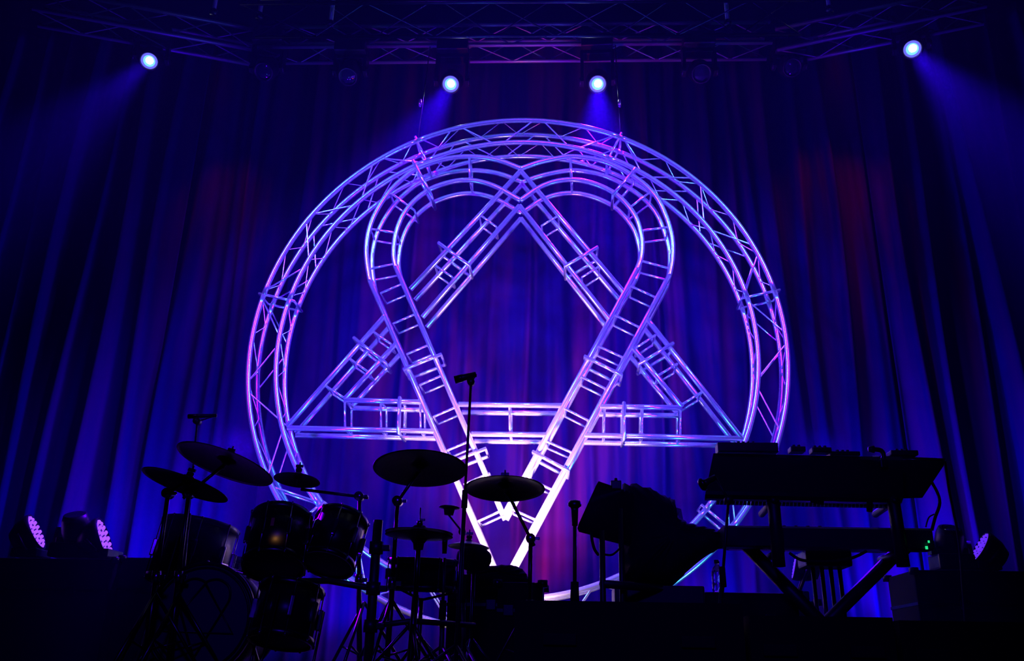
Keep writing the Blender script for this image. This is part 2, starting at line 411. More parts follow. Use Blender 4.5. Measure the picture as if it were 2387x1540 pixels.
for px, y1, Yp, lab in ((497, 34, 7.3, 'short rigging pole above the left truss wing'), (604, 44, 7.4, 'rigging pole beside the left bend of the overhead truss'),
                        (1697, 60, 7.3, 'bright-edged rigging pole above the right part of the straight truss'), (1934, 28, 7.2, 'short rigging pole above the right truss wing'),
                        (770, 62, 7.2, 'rigging pole above the left part of the straight truss')):
    p_ = at(px, y1, Yp); rp = thing('rigging_pole', lab, 'pole', p_, (0, 0, 0), 'rigging poles hanging from the ceiling')
    m = MB(); m.path([(0, 0, 0), (0, 0, 12-p_.z)], .022, 12); m.build('tube', M['rigalu'], rp)
    m = MB(); m.lathe([(0, -.03), (.036, -.03), (.036, .03), (0, .03)], 14, Matrix.Translation((0, 0, .03))); m.build('pipe_clamp', M['darkchrome'], rp)
def moving_head(px, py, Y, top_z, aim, lit, label, size=1.0, yawz=0.0):
    """hung from a truss: base box, yoke, head, lens. (px,py,Y) is the lens centre."""
    lens = at(px, py, Y); aim = Vector(aim).normalized()
    piv = lens-aim*.17*size
    root = thing('moving_head_light', label, 'stage light', (piv.x, piv.y, top_z), (0, 0, yawz), 'moving head lights on the overhead truss')
    h = top_z-piv.z
    m = MB(); m.box((0, 0, -.10*size), (.36*size, .30*size, .17*size), bev=.015)
    base = m.build('base_housing', M['plastic'], root)
    for s_ in (-1, 1):
        m = MB(); m.box((s_*.11*size, 0, .0), (.05*size, .04*size, .07*size)); m.lathe([(0, -.02), (.03*size, -.02), (.03*size, .03), (0, .03)], 12, Matrix.Translation((s_*.11*size, 0, .03)))
        m.build('hanging_clamp', M['darkchrome'], base)
    m = MB(); yb = -.19*size
    m.box((0, 0, yb-.02), (.34*size, .12*size, .05*size), bev=.01)
    for s_ in (-1, 1):
        m.prism([(s_*.155*size, -.07*size, yb), (s_*.155*size, .07*size, yb), (s_*.155*size, .055*size, -h-.03*size), (s_*.155*size, -.055*size, -h-.03*size)], (s_*.035*size, 0, 0))
        m.lathe([(0, 0), (.055*size, 0), (.05*size, .02), (0, .02)], 16, Matrix.Translation((s_*.185*size, 0, -h)) @ Matrix.Rotation(s_*PI/2, 4, 'Y'))
    m.build('yoke', M['plastic'], root)
    rot = Matrix.Rotation(-yawz, 4, 'Z') @ aim.to_track_quat('Z', 'Y').to_matrix().to_4x4(); T = Matrix.Translation((0, 0, -h)) @ rot
    m = MB(); s_ = size
    m.lathe([(0, -.20*s_), (.07*s_, -.195*s_), (.115*s_, -.15*s_), (.13*s_, -.05*s_), (.128*s_, .05*s_), (.115*s_, .13*s_), (.108*s_, .165*s_), (.095*s_, .168*s_), (.09*s_, .14*s_), (0, .14*s_)], 32, T)
    head = m.build('lamp_head', M['plastic'], root)
    m = MB()
    if lit:
        m.lathe([(0, .155*s_), (.062*s_, .152*s_), (.066*s_, .143*s_)], 28, T); m.build('lens', M['lens_on'], head, 'lit white-blue lens')
        m = MB(); m.lathe([(.066*s_, .150*s_), (.088*s_, .147*s_), (.09*s_, .142*s_)], 28, T); m.build('lens_ring', M['lens_rim'], head, 'blue glowing lens rim')
        m = MB(); m.lathe([(0, .165*s_), (.03*s_, .163*s_), (.042*s_, .156*s_)], 24, T @ Matrix.Translation((.005, .008, 0))); m.build('lamp_core', M['lens_core'], head)
    else:
        m.lathe([(0, .165*s_), (.05*s_, .158*s_), (.09*s_, .142*s_)], 28, T); m.build('lens', M['lens_off'], head)
    return lens, aim
def tocam(p): return (Vector((0, 0, EYE))-p).normalized()
heads = [(1050, 197, 8.2, True, 'lit moving head light above the sign, left one of the bright central pair', (-.10, 0, -.25)),
         (1393, 197, 8.2, True, 'lit moving head light above the sign, right one of the bright central pair', (0, 0, -.32)),
         (347, 143, 7.4, True, 'lit moving head light hanging from the left truss wing', (-.15, 0, -.25)),
         (2127, 115, 7.0, True, 'lit moving head light hanging from the right truss wing', (.05, 0, -.2)),
         (613, 168, 8.2, False, 'unlit moving head light at the left end of the straight truss', (-.3, 0, -.3)),
         (810, 180, 8.2, False, 'unlit moving head light between the straight truss end and the bright pair', (-.2, 0, -.6)),
         (1636, 172, 8.2, False, 'unlit moving head light right of the bright central pair', (.15, 0, -.2)),
         (1848, 158, 8.0, False, 'unlit moving head light below the boxy housing at the right truss bend', (.25, 0, -.2))]
H = []
for px, py, Y, lit, lab, off in heads:
    tz = zt+(.24 if px < 700 or px > 1800 else .05)
    if px < 400: Y = atz(px, 20+(px-75)*.188, zt).y+.15
    if px > 1800: Y = atz(px, 116-(px-1812)*.21, zt).y+.15
    l0 = at(px, py, Y); aim = (tocam(l0)+Vector(off)).normalized()
    H.append(moving_head(px, py, Y, tz, aim, lit, lab, 1.0, math.atan2(aim.x, -aim.y)*.8)+(lit,))
for i, (l0, aim, lit) in enumerate(H):
    if lit:
        spot('moving_head_beam', l0+aim*.03, l0+Vector([(-.45, -.2, -1.2), (.02, -.2, -1.2), (-.7, -.2, -1.2), (.5, -.2, -1.2)][i]), (.08, .0, 1.0), (5000, 6500, 2400, 4200)[i], 46, 1, .07)

# ------------------------------------------------------------------ drum kit
def stick(m, pts, r, n=10): m.path([Vector(p) for p in pts], r, n)
def tripod(root, base, h=.42, spread=.30, r=.009, a0=.4, mat_='darkchrome'):
    """three legs, world coordinates; base = floor point under the pole"""
    base = Vector(base)
    for k in range(3):
        a = a0+k*2*PI/3; m = MB(); foot = base+Vector((math.cos(a)*spread, math.sin(a)*spread, .012))
        m.path([base+Vector((0, 0, h)), foot], r, 8); m.path([base+Vector((0, 0, h*.35)), base.lerp(foot, .55)+Vector((0, 0, h*.45))], r*.6, 6)
        leg = m.build('leg', M[mat_], root, world=True)
        m = MB(); m.lathe([(0, 0), (.016, 0), (.016, .03), (0, .035)], 10, Matrix.Translation(foot-Vector((0, 0, .012)))); m.build('rubber_foot', M['rubber'], leg, world=True)
def wingnut(m, p, s=.03):
    m.lathe([(0, -.02), (.012, -.02), (.012, .02), (0, .02)], 10, Matrix.Translation(p)); m.box(p+Vector((0, 0, .005)), (s*1.6, .008, .02), bev=.003)
def floor_at(p, z=STAGE): return Vector((p[0], p[1], z))

def cymbal_stand(label, pole_px, joint_px, top_px, Y, floor_px=None, r=.012, spread=.3):
    """pole up to a tilter joint, then a boom arm to the cymbal seat"""
    j = at(*joint_px, Y); t = at(*top_px, Y); b0 = floor_at((j.x+(at(*pole_px, Y).x-j.x), Y))
    root = thing('cymbal_stand', label, 'stand', b0)
    tripod(root, b0, spread=spread)
    m = MB(); m.path([b0+Vector((0, 0, .1)), b0.lerp(j, .55)], r*1.25, 12); m.build('lower_tube', M['darkchrome'], root, world=True)
    m = MB(); m.path([b0.lerp(j, .52), j], r*.95, 12); m.build('upper_tube', M['darkchrome'], root, world=True)
    m = MB(); c = b0.lerp(j, .54); m.lathe([(0, -.03), (r*1.9, -.03), (r*1.9, .03), (0, .03)], 14, Matrix.Translation(c)); m.box(c+Vector((.03, 0, 0)), (.035, .012, .022), bev=.003)
    m.build('height_clamp', M['chrome'], root, world=True)
    m = MB(); m.lathe([(0, -.028), (.026, -.028), (.026, .028), (0, .028)], 16, Matrix.Translation(j) @ Matrix.Rotation(PI/2, 4, 'X')); m.box(j+Vector((.03, -.01, 0)), (.04, .012, .016), bev=.003)
    m.build('tilter', M['chrome'], root, world=True)
    m = MB(); m.path([j+(j-t)*.15, t], r*.75, 10); m.build('boom_arm', M['darkchrome'], root, world=True)
    return root, t
def cymbal(label, px, py, Y, dia, roll, pitch, rod=.05, name='cymbal'):
    """roll: slope in the picture (degrees, clockwise), pitch: near edge down"""
    p = at(px, py, Y); R = dia/2
    root = thing(name, label, 'cymbal', p, (math.radians(pitch), math.radians(roll), 0), 'cymbals of the drum kit')
    m = MB(); n = 9
    prof = [(0, .034), (R*.05, .033), (R*.13, .026), (R*.19, .010)]+[(R*(.2+.8*i/n), .008-.030*(i/n)**1.4) for i in range(n+1)]
    low = [(r, z-.0025) for r, z in reversed(prof)]
    m.lathe(prof+low, 56); m.build('bow', M['bronze'], root)
    m = MB(); m.lathe([(0, .030), (.018, .032), (.018, .048), (0, .05)], 16); m.build('felt_washer', M['matte'], root); m = MB(); m.lathe([(0, .001), (.022, 0), (.022, -.018), (0, -.02)], 16); m.build('felt_washer', M['matte'], root)
    m = MB(); m.lathe([(0, -rod), (.0045, -rod), (.0045, .085), (0, .086)], 10); m.box((0, 0, .062), (.045, .007, .018), bev=.003); m.build('wing_nut', M['darkchrome'], root)
    return root
def drum(name, label, cat, loc, dia, depth, rot, lugs=8, material='lacquer', group=None, emblem_head=False, badge=False, legs=0):
    """axis along local z, resonant head at -z"""
    root = thing(name, label, cat, loc, rot, group); R = dia/2; h = depth/2
    m = MB(); m.lathe([(R-.006, -h), (R, -h), (R, h), (R-.006, h)], 56); shell = m.build('shell', M[material], root)
    for s_ in (-1, 1):
        m = MB(); m.lathe([(0, s_*(h+.004)), (R*.9, s_*(h+.004)), (R*.985, s_*(h-.002))], 56); hd = m.build('drum_head', M['skin'], root)
        m = MB(); z = s_*(h+.002); m.lathe([(R+.004, z-s_*.02), (R+.011, z-s_*.018), (R+.011, z+s_*.012), (R-.002, z+s_*.014), (R-.004, z+s_*.008), (R+.004, z-s_*.02)], 56); m.build('hoop', M['darkchrome'] if dia < .5 else M['lacquer'], root)
    for k in range(lugs):
        a = 2*PI*(k+.5)/lugs; m = MB(); T = Matrix.Rotation(a, 4, 'Z') @ Matrix.Translation((R+.012, 0, 0))
        m.box((0, 0, 0), (.026, .022, min(.10, depth*.42)), T, .006); m.lathe([(0, -h-.01), (.0035, -h-.01), (.0035, h+.01), (0, h+.01)], 8, T)
        m.lathe([(0, h), (.007, h), (.006, h+.016), (0, h+.018)], 8, T); m.lathe([(0, -h-.018), (.006, -h-.016), (.007, -h), (0, -h)], 8, T)
        m.build('lug', M['chrome'], root)
    if badge:
        q = root.rotation_euler.to_matrix().inverted() @ Vector((.06, -1, 0)); m = MB(); T = Matrix.Rotation(math.atan2(q.y, q.x), 4, 'Z') @ Matrix.Translation((R+.001, 0, 0))
        m.box((0, 0, .025), (.004, .018, .05), T, .0015); m.build('badge', M['badge'], root, 'small brass badge')
    for k in range(legs):
        a = 2*PI*k/3+.5; c = Vector((math.cos(a), math.sin(a), 0)); m = MB()
        m.path([c*(R+.03)+Vector((0, 0, .05)), c*(R+.03)+Vector((0, 0, -(loc[2]-STAGE)*.75)), c*(R+.07)+Vector((0, 0, -(loc[2]-STAGE)+.012))], .007, 8); m.build('leg', M['darkchrome'], root)
    return root

# bass drum facing the audience, its front head carries the same sign
bp = at(505, 1432, 4.9); RB = .275
bd = drum('bass_drum', 'big dark bass drum with the sign drawn on its front head', 'drum', (bp.x, 4.9, STAGE+RB+.035), RB*2, .42, (-PI/2, 0, 0), 10)
# local axes after rot -90 about x: local z -> +Y, local y -> -Z (so up is -y); front head at local -z
def ebuild():
    m = MB(); k = RB/R_out*.93; z = -.2165
    def E_(p): return Vector(((p.x-SX)*k, -(p.z-SZ)*k, z))
    def band(pts, r=.0065): m.path([E_(p) for p in pts], r, 6)
    m.path([Vector((RB*.93*math.cos(a), RB*.93*math.sin(a), z)) for a in [i*2*PI/48 for i in range(48)]], .0065, 6, closed=True)
    hl = sp((1214, 430), (1167, 405), (1095, 392), (1021, 402), (938, 450), (892, 515), (880, 590), (893, 645)); hr = sp((1214, 430), (1258, 405), (1335, 392), (1410, 402), (1495, 450), (1533, 515), (1540, 590), (1525, 640))
    band(hl+[XZ(1171, 1300)]); band(hr+[XZ(1171, 1300)])
    band([XZ(1213, 440), XZ(740, 965), XZ(1660, 985), XZ(1213, 440)])
    m.build('painted_sign', M['lacquer'], bd, 'black circle, heart and triangle sign')
ebuild()
for s_ in (-1, 1):
    m = MB(); m.path([(s_*(RB-.02), .1, -.12), (s_*(RB+.09), RB+.022, -.2)], .009, 8); m.build('spur', M['darkchrome'], bd)

def tilt_rot(axis): return Vector(axis).normalized().to_track_quat('Z', 'Y').to_euler()
# rack toms: playing side tipped away from the audience
t1 = at(648, 1264, 4.75); t2 = at(781, 1262, 4.85)
drum('rack_tom', 'dark rack tom with a small brass badge above the bass drum', 'drum', t1, .315, .28, tilt_rot((-.08, .42, .90)), 8, badge=True, group='rack toms')
drum('rack_tom', 'dark rack tom on the right beside the thick black post', 'drum', t2, .275, .27, tilt_rot((.10, .42, .90)), 8, group='rack toms')
f1 = at(450, 1292, 5.35)
drum('floor_tom', 'dark floor tom behind the bass drum under the low left cymbal', 'drum', f1, .44, .34, (-.12, .10, 0), 8, legs=3, group='floor toms')
f2 = at(668, 1432, 4.35)
drum('floor_tom', 'dark low drum in front of the rack toms beside the bass drum', 'drum', f2, .29, .24, (-.25, .05, 0), 8, legs=3, group='floor toms')
sn = at(985, 1340, 4.9)
drum('snare_drum', 'shallow snare drum behind the hi-hat stand', 'drum', sn, .355, .14, (.06, .02, 0), 10)
snb = floor_at(sn)
ss = thing('snare_stand', 'low tripod stand carrying the snare drum', 'stand', snb); tripod(ss, snb, .25, .24)
m = MB(); m.path([snb+Vector((0, 0, .05)), Vector((snb.x, snb.y, sn.z-.12))], .012, 10); m.build('pole', M['darkchrome'], ss, world=True)
for k in range(3):
    a = k*2*PI/3; m = MB(); m.path([Vector((snb.x, snb.y, sn.z-.13)), Vector((snb.x+.17*math.cos(a), snb.y+.17*math.sin(a), sn.z-.09)), Vector((snb.x+.195*math.cos(a), snb.y+.195*math.sin(a), sn.z-.05))], .007, 8); m.build('basket_arm', M['darkchrome'], ss, world=True)

# cymbals and stands
cymbal('big dark crash cymbal tilted right at the upper left of the kit', 529, 1073, 4.55, .535, 13.5, -10)
cymbal('low dark cymbal with bright spots in front of the tall left stand', 436, 1121, 4.45, .46, 13.5, -8)
cymbal('small splash cymbal overlapping the left edge of the round sign', 694, 1110, 4.9, .262, 2, -8)
cymbal('wide crash cymbal level with the bottom bar of the sign', 980, 1083, 4.6, .50, -2, -11)
cymbal('dark ride cymbal over the lower tip of the heart sign', 1177, 1130, 4.8, .44, -1, -8)
cymbal('small faint cymbal far behind the hi-hat, level with its top', 1093, 1266, 5.6, .26, 2, -2)
cymbal_stand('tripod stand under the big crash cymbal at the upper left', (437, 1250), (440, 1150), (527, 1080), 4.6)
cymbal_stand('tall dark stand with knobs under the low left cymbal', (375, 1300), (392, 1150), (430, 1124), 4.5)
cymbal_stand('slim stand behind the rack toms holding the small splash cymbal', (855, 1330), (838, 1157), (702, 1140), 4.95)
cymbal_stand('leaning boom stand under the wide crash cymbal', (916, 1330), (927, 1168), (975, 1100), 4.65)
cymbal_stand('thick stand with a boom under the ride cymbal', (1234, 1380), (1237, 1255), (1182, 1146), 4.85)
m = MB()
# hi-hat
hp = at(977, 1243, 4.5); hb = floor_at(at(966, 1540, 4.5))
hb = Vector((hp.x-.01, 4.5, STAGE))
hs = thing('hi_hat_stand', 'straight hi-hat stand in front of the white lower ring', 'stand', hb); tripod(hs, hb, .30, .27, a0=.9)
m = MB(); m.path([hb+Vector((0, 0, .05)), Vector((hp.x, hp.y, hp.z-.30))], .017, 12); m.build('lower_tube', M['darkchrome'], hs, world=True)
m = MB(); m.path([Vector((hp.x, hp.y, hp.z-.32)), Vector((hp.x, hp.y, hp.z-.045))], .013, 12); m.build('upper_tube', M['darkchrome'], hs, world=True)
m = MB(); m.lathe([(0, -.05), (.024, -.05), (.03, -.01), (.03, .0), (0, .0)], 16, Matrix.Translation((hp.x, hp.y, hp.z-.03))); m.build('cymbal_seat', M['plastic'], hs, world=True)
m = MB(); m.path([Vector((hp.x, hp.y, hp.z-.04)), Vector((hp.x, hp.y, hp.z+.13))], .0035, 8); m.build('pull_rod', M['chrome'], hs, world=True)
m = MB(); m.box(hb+Vector((0, -.12, .03)), (.09, .26, .015), bev=.004, rot=Matrix.Rotation(.12, 3, 'X')); m.build('foot_pedal', M['darkchrome'], hs, world=True)
def hat(label, dz, sgn):
    root = thing('hi_hat_cymbal', label, 'cymbal', (hp.x, hp.y, hp.z+dz), (math.radians(-1), math.radians(1), 0), 'hi-hat cymbals')
    R = .172; pr = [(0.006, .030), (R*.18, .026), (R*.25, .010)]+[(R*(.27+.73*i/6), .008-.016*(i/6)) for i in range(7)]
    pr = [(r, z*sgn) for r, z in pr]; m = MB(); m.lathe(pr+[(r, z-.002) for r, z in reversed(pr)], 48); m.build('bow', M['bronze'], root)
    if sgn > 0:
        m = MB(); m.lathe([(.006, .03), (.016, .03), (.016, .05), (.006, .05)], 14); m.box((.012, 0, .058), (.03, .008, .012), bev=.003); m.build('clutch', M['chrome'], root)
hat('upper cymbal of the nearly level hi-hat pair', .012, 1); hat('lower cymbal of the hi-hat pair, facing the floor', -.018, -1)

fp = at(1093, 1266, 5.6)
cymbal_stand('small straight stand holding the faint cymbal far behind the hi-hat', (1094, 1400), (1093, 1300), (1093, 1268), 5.6)
# thick black post beside the toms with drum rack clamps
pb = at(868, 1400, 4.55); pz = at(875, 1212, 4.55).z
rk = thing('rack_post', 'thick black vertical post right of the second rack tom', 'stand', (pb.x, 4.55, STAGE))
m = MB(); m.path([(pb.x, 4.55, STAGE), (pb.x, 4.55, pz)], .024, 14); m.build('post', M['black'], rk, world=True)
for q in (.14, .34, .52):
    m = MB(); m.lathe([(0, -.03), (.036, -.03), (.036, .03), (0, .03)], 14, Matrix.Translation((pb.x, 4.55, pz-q))); m.box((pb.x+.045, 4.55, pz-q), (.05, .03, .03), bev=.005); m.build('rack_clamp', M['plastic'], rk, world=True)
m = MB(); m.path([(pb.x, 4.55, pz-.34), (pb.x-.25, 4.62, pz-.30), (pb.x-.6, 4.72, pz-.30)], .016, 12); m.build('cross_bar', M['black'], rk, world=True)
m = MB(); m.path([(pb.x, 4.55, pz-.52), (pb.x+.2, 4.6, pz-.49), (pb.x+.5, 4.75, pz-.50)], .014, 12); m.build('side_bar', M['black'], rk, world=True)
m = MB(); m.box((pb.x, 4.55, STAGE+.012), (.3, .24, .024), bev=.006); m.build('base_plate', M['black'], rk, world=True)

# ------------------------------------------------------------------ microphones
def mic_mesh(root, p, d, L=.16, r=.022, dyn=True):
    """microphone body from p along d (d points to the capsule)"""
    d = Vector(d).normalized(); T = Matrix.Translation(p) @ d.to_track_quat('Z', 'Y').to_matrix().to_4x4()
    m = MB(); m.lathe([(0, 0), (r*.5, 0), (r*.62, L*.6), (r*.72, L*.7), (0, L*.7)], 20, T); b = m.build('microphone_body', M['plastic'], root, world=True)
    m = MB()
    if dyn: m.lathe([(r*.75, L*.7), (r*1.15, L*.76), (r*1.2, L*.86), (r*.9, L*.98), (0, L*1.02)], 20, T)
    else: m.lathe([(r*.72, L*.7), (r*.72, L), (0, L)], 20, T)
    m.build('grille', M['darkchrome'], b, world=True)
def mic_stand(label, foot, joint, tip, Y, mic_dir, L=.16, r=.02, tri=True, clip=True, dyn=True, pr=.010, Yt=None):
    j = at(*joint, Y); t = at(*tip, Yt or Y); f = floor_at((at(*foot, Y).x, Y))
    root = thing('microphone_stand', label, 'microphone stand', f)
    if tri: tripod(root, f, .2, .26, .008, a0=1.1, mat_='black')
    else:
        m = MB(); m.lathe([(0, 0), (.125, 0), (.125, .012), (.02, .022), (0, .022)], 32, Matrix.Translation(f)); m.build('round_base', M['black'], root, world=True)
    m = MB(); m.path([f+Vector((0, 0, .02)), f.lerp(j, .6)], pr*1.25, 12); m.build('lower_tube', M['black'], root, world=True)
    m = MB(); m.path([f.lerp(j, .58), j], pr*.8, 10); m.build('upper_tube', M['black'], root, world=True)
    m = MB(); c = f.lerp(j, .59); m.lathe([(0, -.05), (pr*1.8, -.045), (pr*1.6, .045), (0, .05)], 14, Matrix.Translation(c)); m.build('clutch_grip', M['rubber'], root, world=True)
    if (j-t).length > .05:
        m = MB(); m.path([j-(t-j)*.18, t], pr*.65, 10); m.build('boom_arm', M['black'], root, world=True)
        m = MB(); m.lathe([(0, -.022), (.02, -.022), (.02, .022), (0, .022)], 14, Matrix.Translation(j) @ Matrix.Rotation(PI/2, 4, 'X')); m.build('boom_joint', M['plastic'], root, world=True)
    mic_mesh(root, t, mic_dir, L, r, dyn)
    return root
mic_stand('tall overhead microphone on a pole at the far left of the kit', (452, 1260), (460, 982), (505, 968), 4.9, (-1, 0, -.04), .17, .02, dyn=False, pr=.007)
mic_stand('tall overhead microphone on a pole between the two large right cymbals', (1068, 1380), (1098, 890), (1110, 872), 4.5, (-1, 0, -.28), .12, .03, dyn=False, pr=.009)
mic_stand('straight vocal microphone stand left of the tilted keyboard', (1338, 1390), (1340, 1225), (1340, 1225), 4.4, (0, -.25, 1), .125, .028, tri=False, pr=.012)
mic_stand('short microphone with a flat head on a bent arm behind the hi-hat', (1090, 1400), (1078, 1240), (1046, 1200), 4.9, (.05, 0, 1), .05, .05, pr=.008)
mic_stand('short microphone on a bent arm right of the hi-hat', (1035, 1400), (1036, 1300), (1036, 1290), 4.7, (0, -.1, 1), .1, .024, pr=.011)
mic_stand('black microphone boom leaning in front of the keyboard rack', (1652, 1420), (1698, 1165), (1668, 1112), 4.35, (-.9, 0, -.5), .09, .028, pr=.009)

# double vertical item behind: percussion pad cluster
def perc(label, px, py, Y):
    p = at(px, py, Y); f = floor_at(p)
    root = thing('percussion_pad', label, 'drum pad', f)
    m = MB(); m.path([f+Vector((0, 0, .02)), p], .012, 10); m.build('pole', M['darkchrome'], root, world=True)
    m = MB(); m.lathe([(0, -.03), (.09, -.03), (.10, -.01), (.10, .01), (0, .014)], 28, Matrix.Translation(p) @ Matrix.Rotation(-.5, 4, 'X')); m.build('pad', M['rubber'], root, world=True)
    tripod(root, f, .25, .22)
perc('round rubber pad on a thin pole behind the tall centre microphone pole', 1105, 1300, 5.1)

# ------------------------------------------------------------------ keyboards
def keyboard(name, label, a, b_, panel_top, thick, tipdir, nkeys=36, group='keyboards on stands', face='plastic'):
    """a, b_: bottom rear edge ends (world); panel_top: vector from bottom to top edge of the side facing the audience; tipdir: depth away from the audience"""
    a, b_ = Vector(a), Vector(b_); u = Vector(panel_top); t = Vector(tipdir).normalized()*thick
    root = thing(name, label, 'keyboard', (a+b_)/2, (0, 0, 0), group)
    d = (b_-a).normalized()
    m = MB(); prof = [a, a+u*.06-t*.08, a+u*.9-t*.06, a+u, a+u*.96+t*.8, a+u*.7+t, a+u*.1+t*.75, a+t*.3]
    m.prism(prof, b_-a); m.build('case', M[face], root, world=True)
    for e, q in ((a, -.012), (b_, .0)):
        m = MB(); m.prism([e+d*q+p-a for p in prof], d*.012); m.build('end_cheek', M['black'], root, world=True)
    # keys on the player's side
    m = MB(); L = (b_-a).length; k0 = a+t*1.0+u*.12
    for k in range(nkeys):
        p = k0+d*(L*.05+L*.9*k/nkeys); m.prism([p, p+d*(L*.9/nkeys*.92), p+d*(L*.9/nkeys*.92)+u*.45+t*.12, p+u*.45+t*.12], t.normalized()*.012)
    o = m.build('white_keys', M['whitekey'], root, world=True); o['kind'] = 'stuff'
    m = MB()
    for k in range(nkeys-1):
        if k % 7 in (2, 6): continue
        p = k0+d*(L*.05+L*.9*(k+.72)/nkeys)+u*.2+t*.2; m.prism([p, p+d*.012, p+d*.012+u*.28+t*.06, p+u*.28+t*.06], t.normalized()*.012)
    o = m.build('black_keys', M['black'], root, world=True); o['kind'] = 'stuff'
    for k in range(5):
        p = a+(b_-a)*(.25+.06*k)+u*1.0; m = MB(); m.lathe([(0, -.006), (.012, -.006), (.010, .016), (0, .018)], 12, Matrix.Translation(p+t*.3)); m.build('control_knob', M['plastic'], root, world=True)
    return root
YK = 4.85
ka, kb = at(1649, 1152, YK), at(2100, 1162, YK+.05)
ku = at(1668, 1056, YK+.15)-ka
keyboard('keyboard', 'large upper keyboard tipped toward its player on the right stand', ka, kb, ku, .11, (.0, .8, -.5), 44)
la, lb = at(1692, 1274, YK+.12), at(2170, 1282, YK+.12)
low_kb = keyboard('keyboard', 'flat lower keyboard on the middle tier of the right stand', la, lb, at(1692, 1224, YK+.14)-la, .30, (0, 1, .02), 52)
for px, py, s_ in ((2160, 1276, .008), (2165, 1262, .006)):
    m = MB(); m.box(at(px, py, YK+.085), (s_*1.4, s_, s_*2)); m.build('indicator_lamp', M['led_green'], low_kb, 'tiny green lamp', world=True)
# second upper keyboard seen end-on behind, with thin display edge
pa, pb2 = at(2085, 1162, YK+.35), at(2160, 1160, YK+.3)
sb = thing('synthesizer', 'slanted synthesizer with thin lit strips at the right end of the upper tier', 'keyboard', (pa+pb2)/2, (0, 0, 0), 'keyboards on stands')
m = MB(); q = [at(2050, 1062, YK+.45), at(2203, 1068, YK+.45), at(2200, 1085, YK+.45), at(2150, 1160, YK+.3), at(2050, 1163, YK+.3)]
m.prism(q, (0, .12, .03)); m.build('case', M['plastic'], sb, world=True)
m = MB(); m.tube(at(2100, 1070, YK+.44), at(2200, 1072, YK+.44), .0035, 6); m.build('edge_strip', M['chrome'], sb, world=True)
m = MB(); m.box(at(2078, 1120, YK+.29), (.07, .012, .02), bev=.003); m.build('socket_panel', M['darkchrome'], sb, world=True)
m = MB(); m.box(at(2178, 1093, YK+.42), (.055, .01, .012), bev=.002); m.build('side_slot', M['darkchrome'], sb, world=True)
# small things lying on the upper keyboard
def gadget(label, px, py, Y, d, knobs):
    p = at(px, py, Y); root = thing('effect_pedal', label, 'effect pedal', p-Vector((0, 0, d[2]/2)), (0, 0, 0), 'small boxes on top of the upper keyboard')
    m = MB(); m.box((0, 0, d[2]/2), d, bev=.006); m.build('housing', M['plastic'], root)
    for k in range(knobs):
        m = MB(); m.lathe([(0, 0), (.010, 0), (.008, .016), (0, .017)], 12, Matrix.Translation(((k-(knobs-1)/2)*.028, 0, d[2]))); m.build('control_knob', M['plastic'], root)
gadget('wide flat box on the left end of the upper keyboard', 1740, 1046, YK+.17, (.34, .10, .055), 4)
gadget('small box with knobs left of centre on the upper keyboard', 1857, 1049, YK+.2, (.085, .08, .03), 2)
gadget('small box with knobs in the middle of the upper keyboard', 1912, 1051, YK+.2, (.11, .08, .03), 3)
gadget('low flat box right of centre on the upper keyboard', 1965, 1060, YK+.22, (.17, .09, .025), 3)
gadget('flat box resting on the slanted synthesizer', 2103, 1058, YK+.48, (.16, .09, .03), 3)
# clip lamp with a curved neck
lp = at(2052, 1065, YK+.15); cl = thing('clip_lamp', 'small hooked clip lamp standing up between the two upper keyboards', 'lamp', lp)
m = MB(); m.path(catmull([Vector((.01, 0, -.02)), Vector((.02, 0, .01)), Vector((.008, 0, .038)), Vector((-.03, 0, .045))], 5), .013, 10); m.build('neck', M['plastic'], cl)
m = MB(); m.lathe([(0, .0), (.022, .0), (.014, .03), (0, .032)], 14, Matrix.Translation((-.03, 0, .045)) @ Matrix.Rotation(-PI/2, 4, 'Y')); m.build('lamp_shade', M['plastic'], cl)
m = MB(); m.box((.012, 0, -.04), (.04, .04, .05), bev=.006); m.build('clip', M['plastic'], cl)

# stand: two sloping posts, two crossing legs, tier arms
ks = thing('keyboard_stand', 'heavy black two-tier keyboard stand with crossed legs', 'stand', floor_at(at(1945, 1440, YK)))
def bar(name, pts, r, mat_='black', d=None):
    m = MB(); m.path(pts, r, 14); m.build(name, M[mat_], ks, world=True)
bar('tier_post', [at(1799, 1150, YK+.10), at(1803, 1170, YK+.07), at(1816, 1320, YK+.06)], .034)
bar('tier_post', [at(2078, 1150, YK+.10), at(2082, 1165, YK+.07), at(2106, 1320, YK+.06)], .034)
zf = STAGE+.03
x1 = at(1732, 1262, YK+.30); x2 = at(2125, 1262, YK+.30)
def down(p, px, py):
    """extend the line from p through a pixel down to the floor"""
    q = at(px, py, YK+.30); t = (zf-p.z)/(q.z-p.z); return p+(q-p)*t
bar('crossed_leg', [x1, down(x1, 1880, 1415)], .038); bar('crossed_leg', [x2+Vector((0, .08, 0)), down(x2, 1945, 1440)+Vector((0, .08, 0))], .036)
for x_ in (1815, 2104):
    p = at(x_, 1286, YK+.1); bar('tier_arm', [p+Vector((0, -.06, 0)), p+Vector((0, .36, 0))], .02)
for x_ in (1800, 2080):
    p = at(x_, 1164, YK+.08); bar('upper_arm', [p+Vector((0, -.05, -.01)), p+Vector((0, .30, -.03))], .02)
bar('foot_bar', [Vector((down(x1, 1880, 1415).x, YK-.15, STAGE+.025)), Vector((down(x1, 1880, 1415).x, YK+.35, STAGE+.025))], .024)
bar('foot_bar', [Vector((down(x2, 1945, 1440).x, YK-.15, STAGE+.025)), Vector((down(x2, 1945, 1440).x, YK+.35, STAGE+.025))], .024)
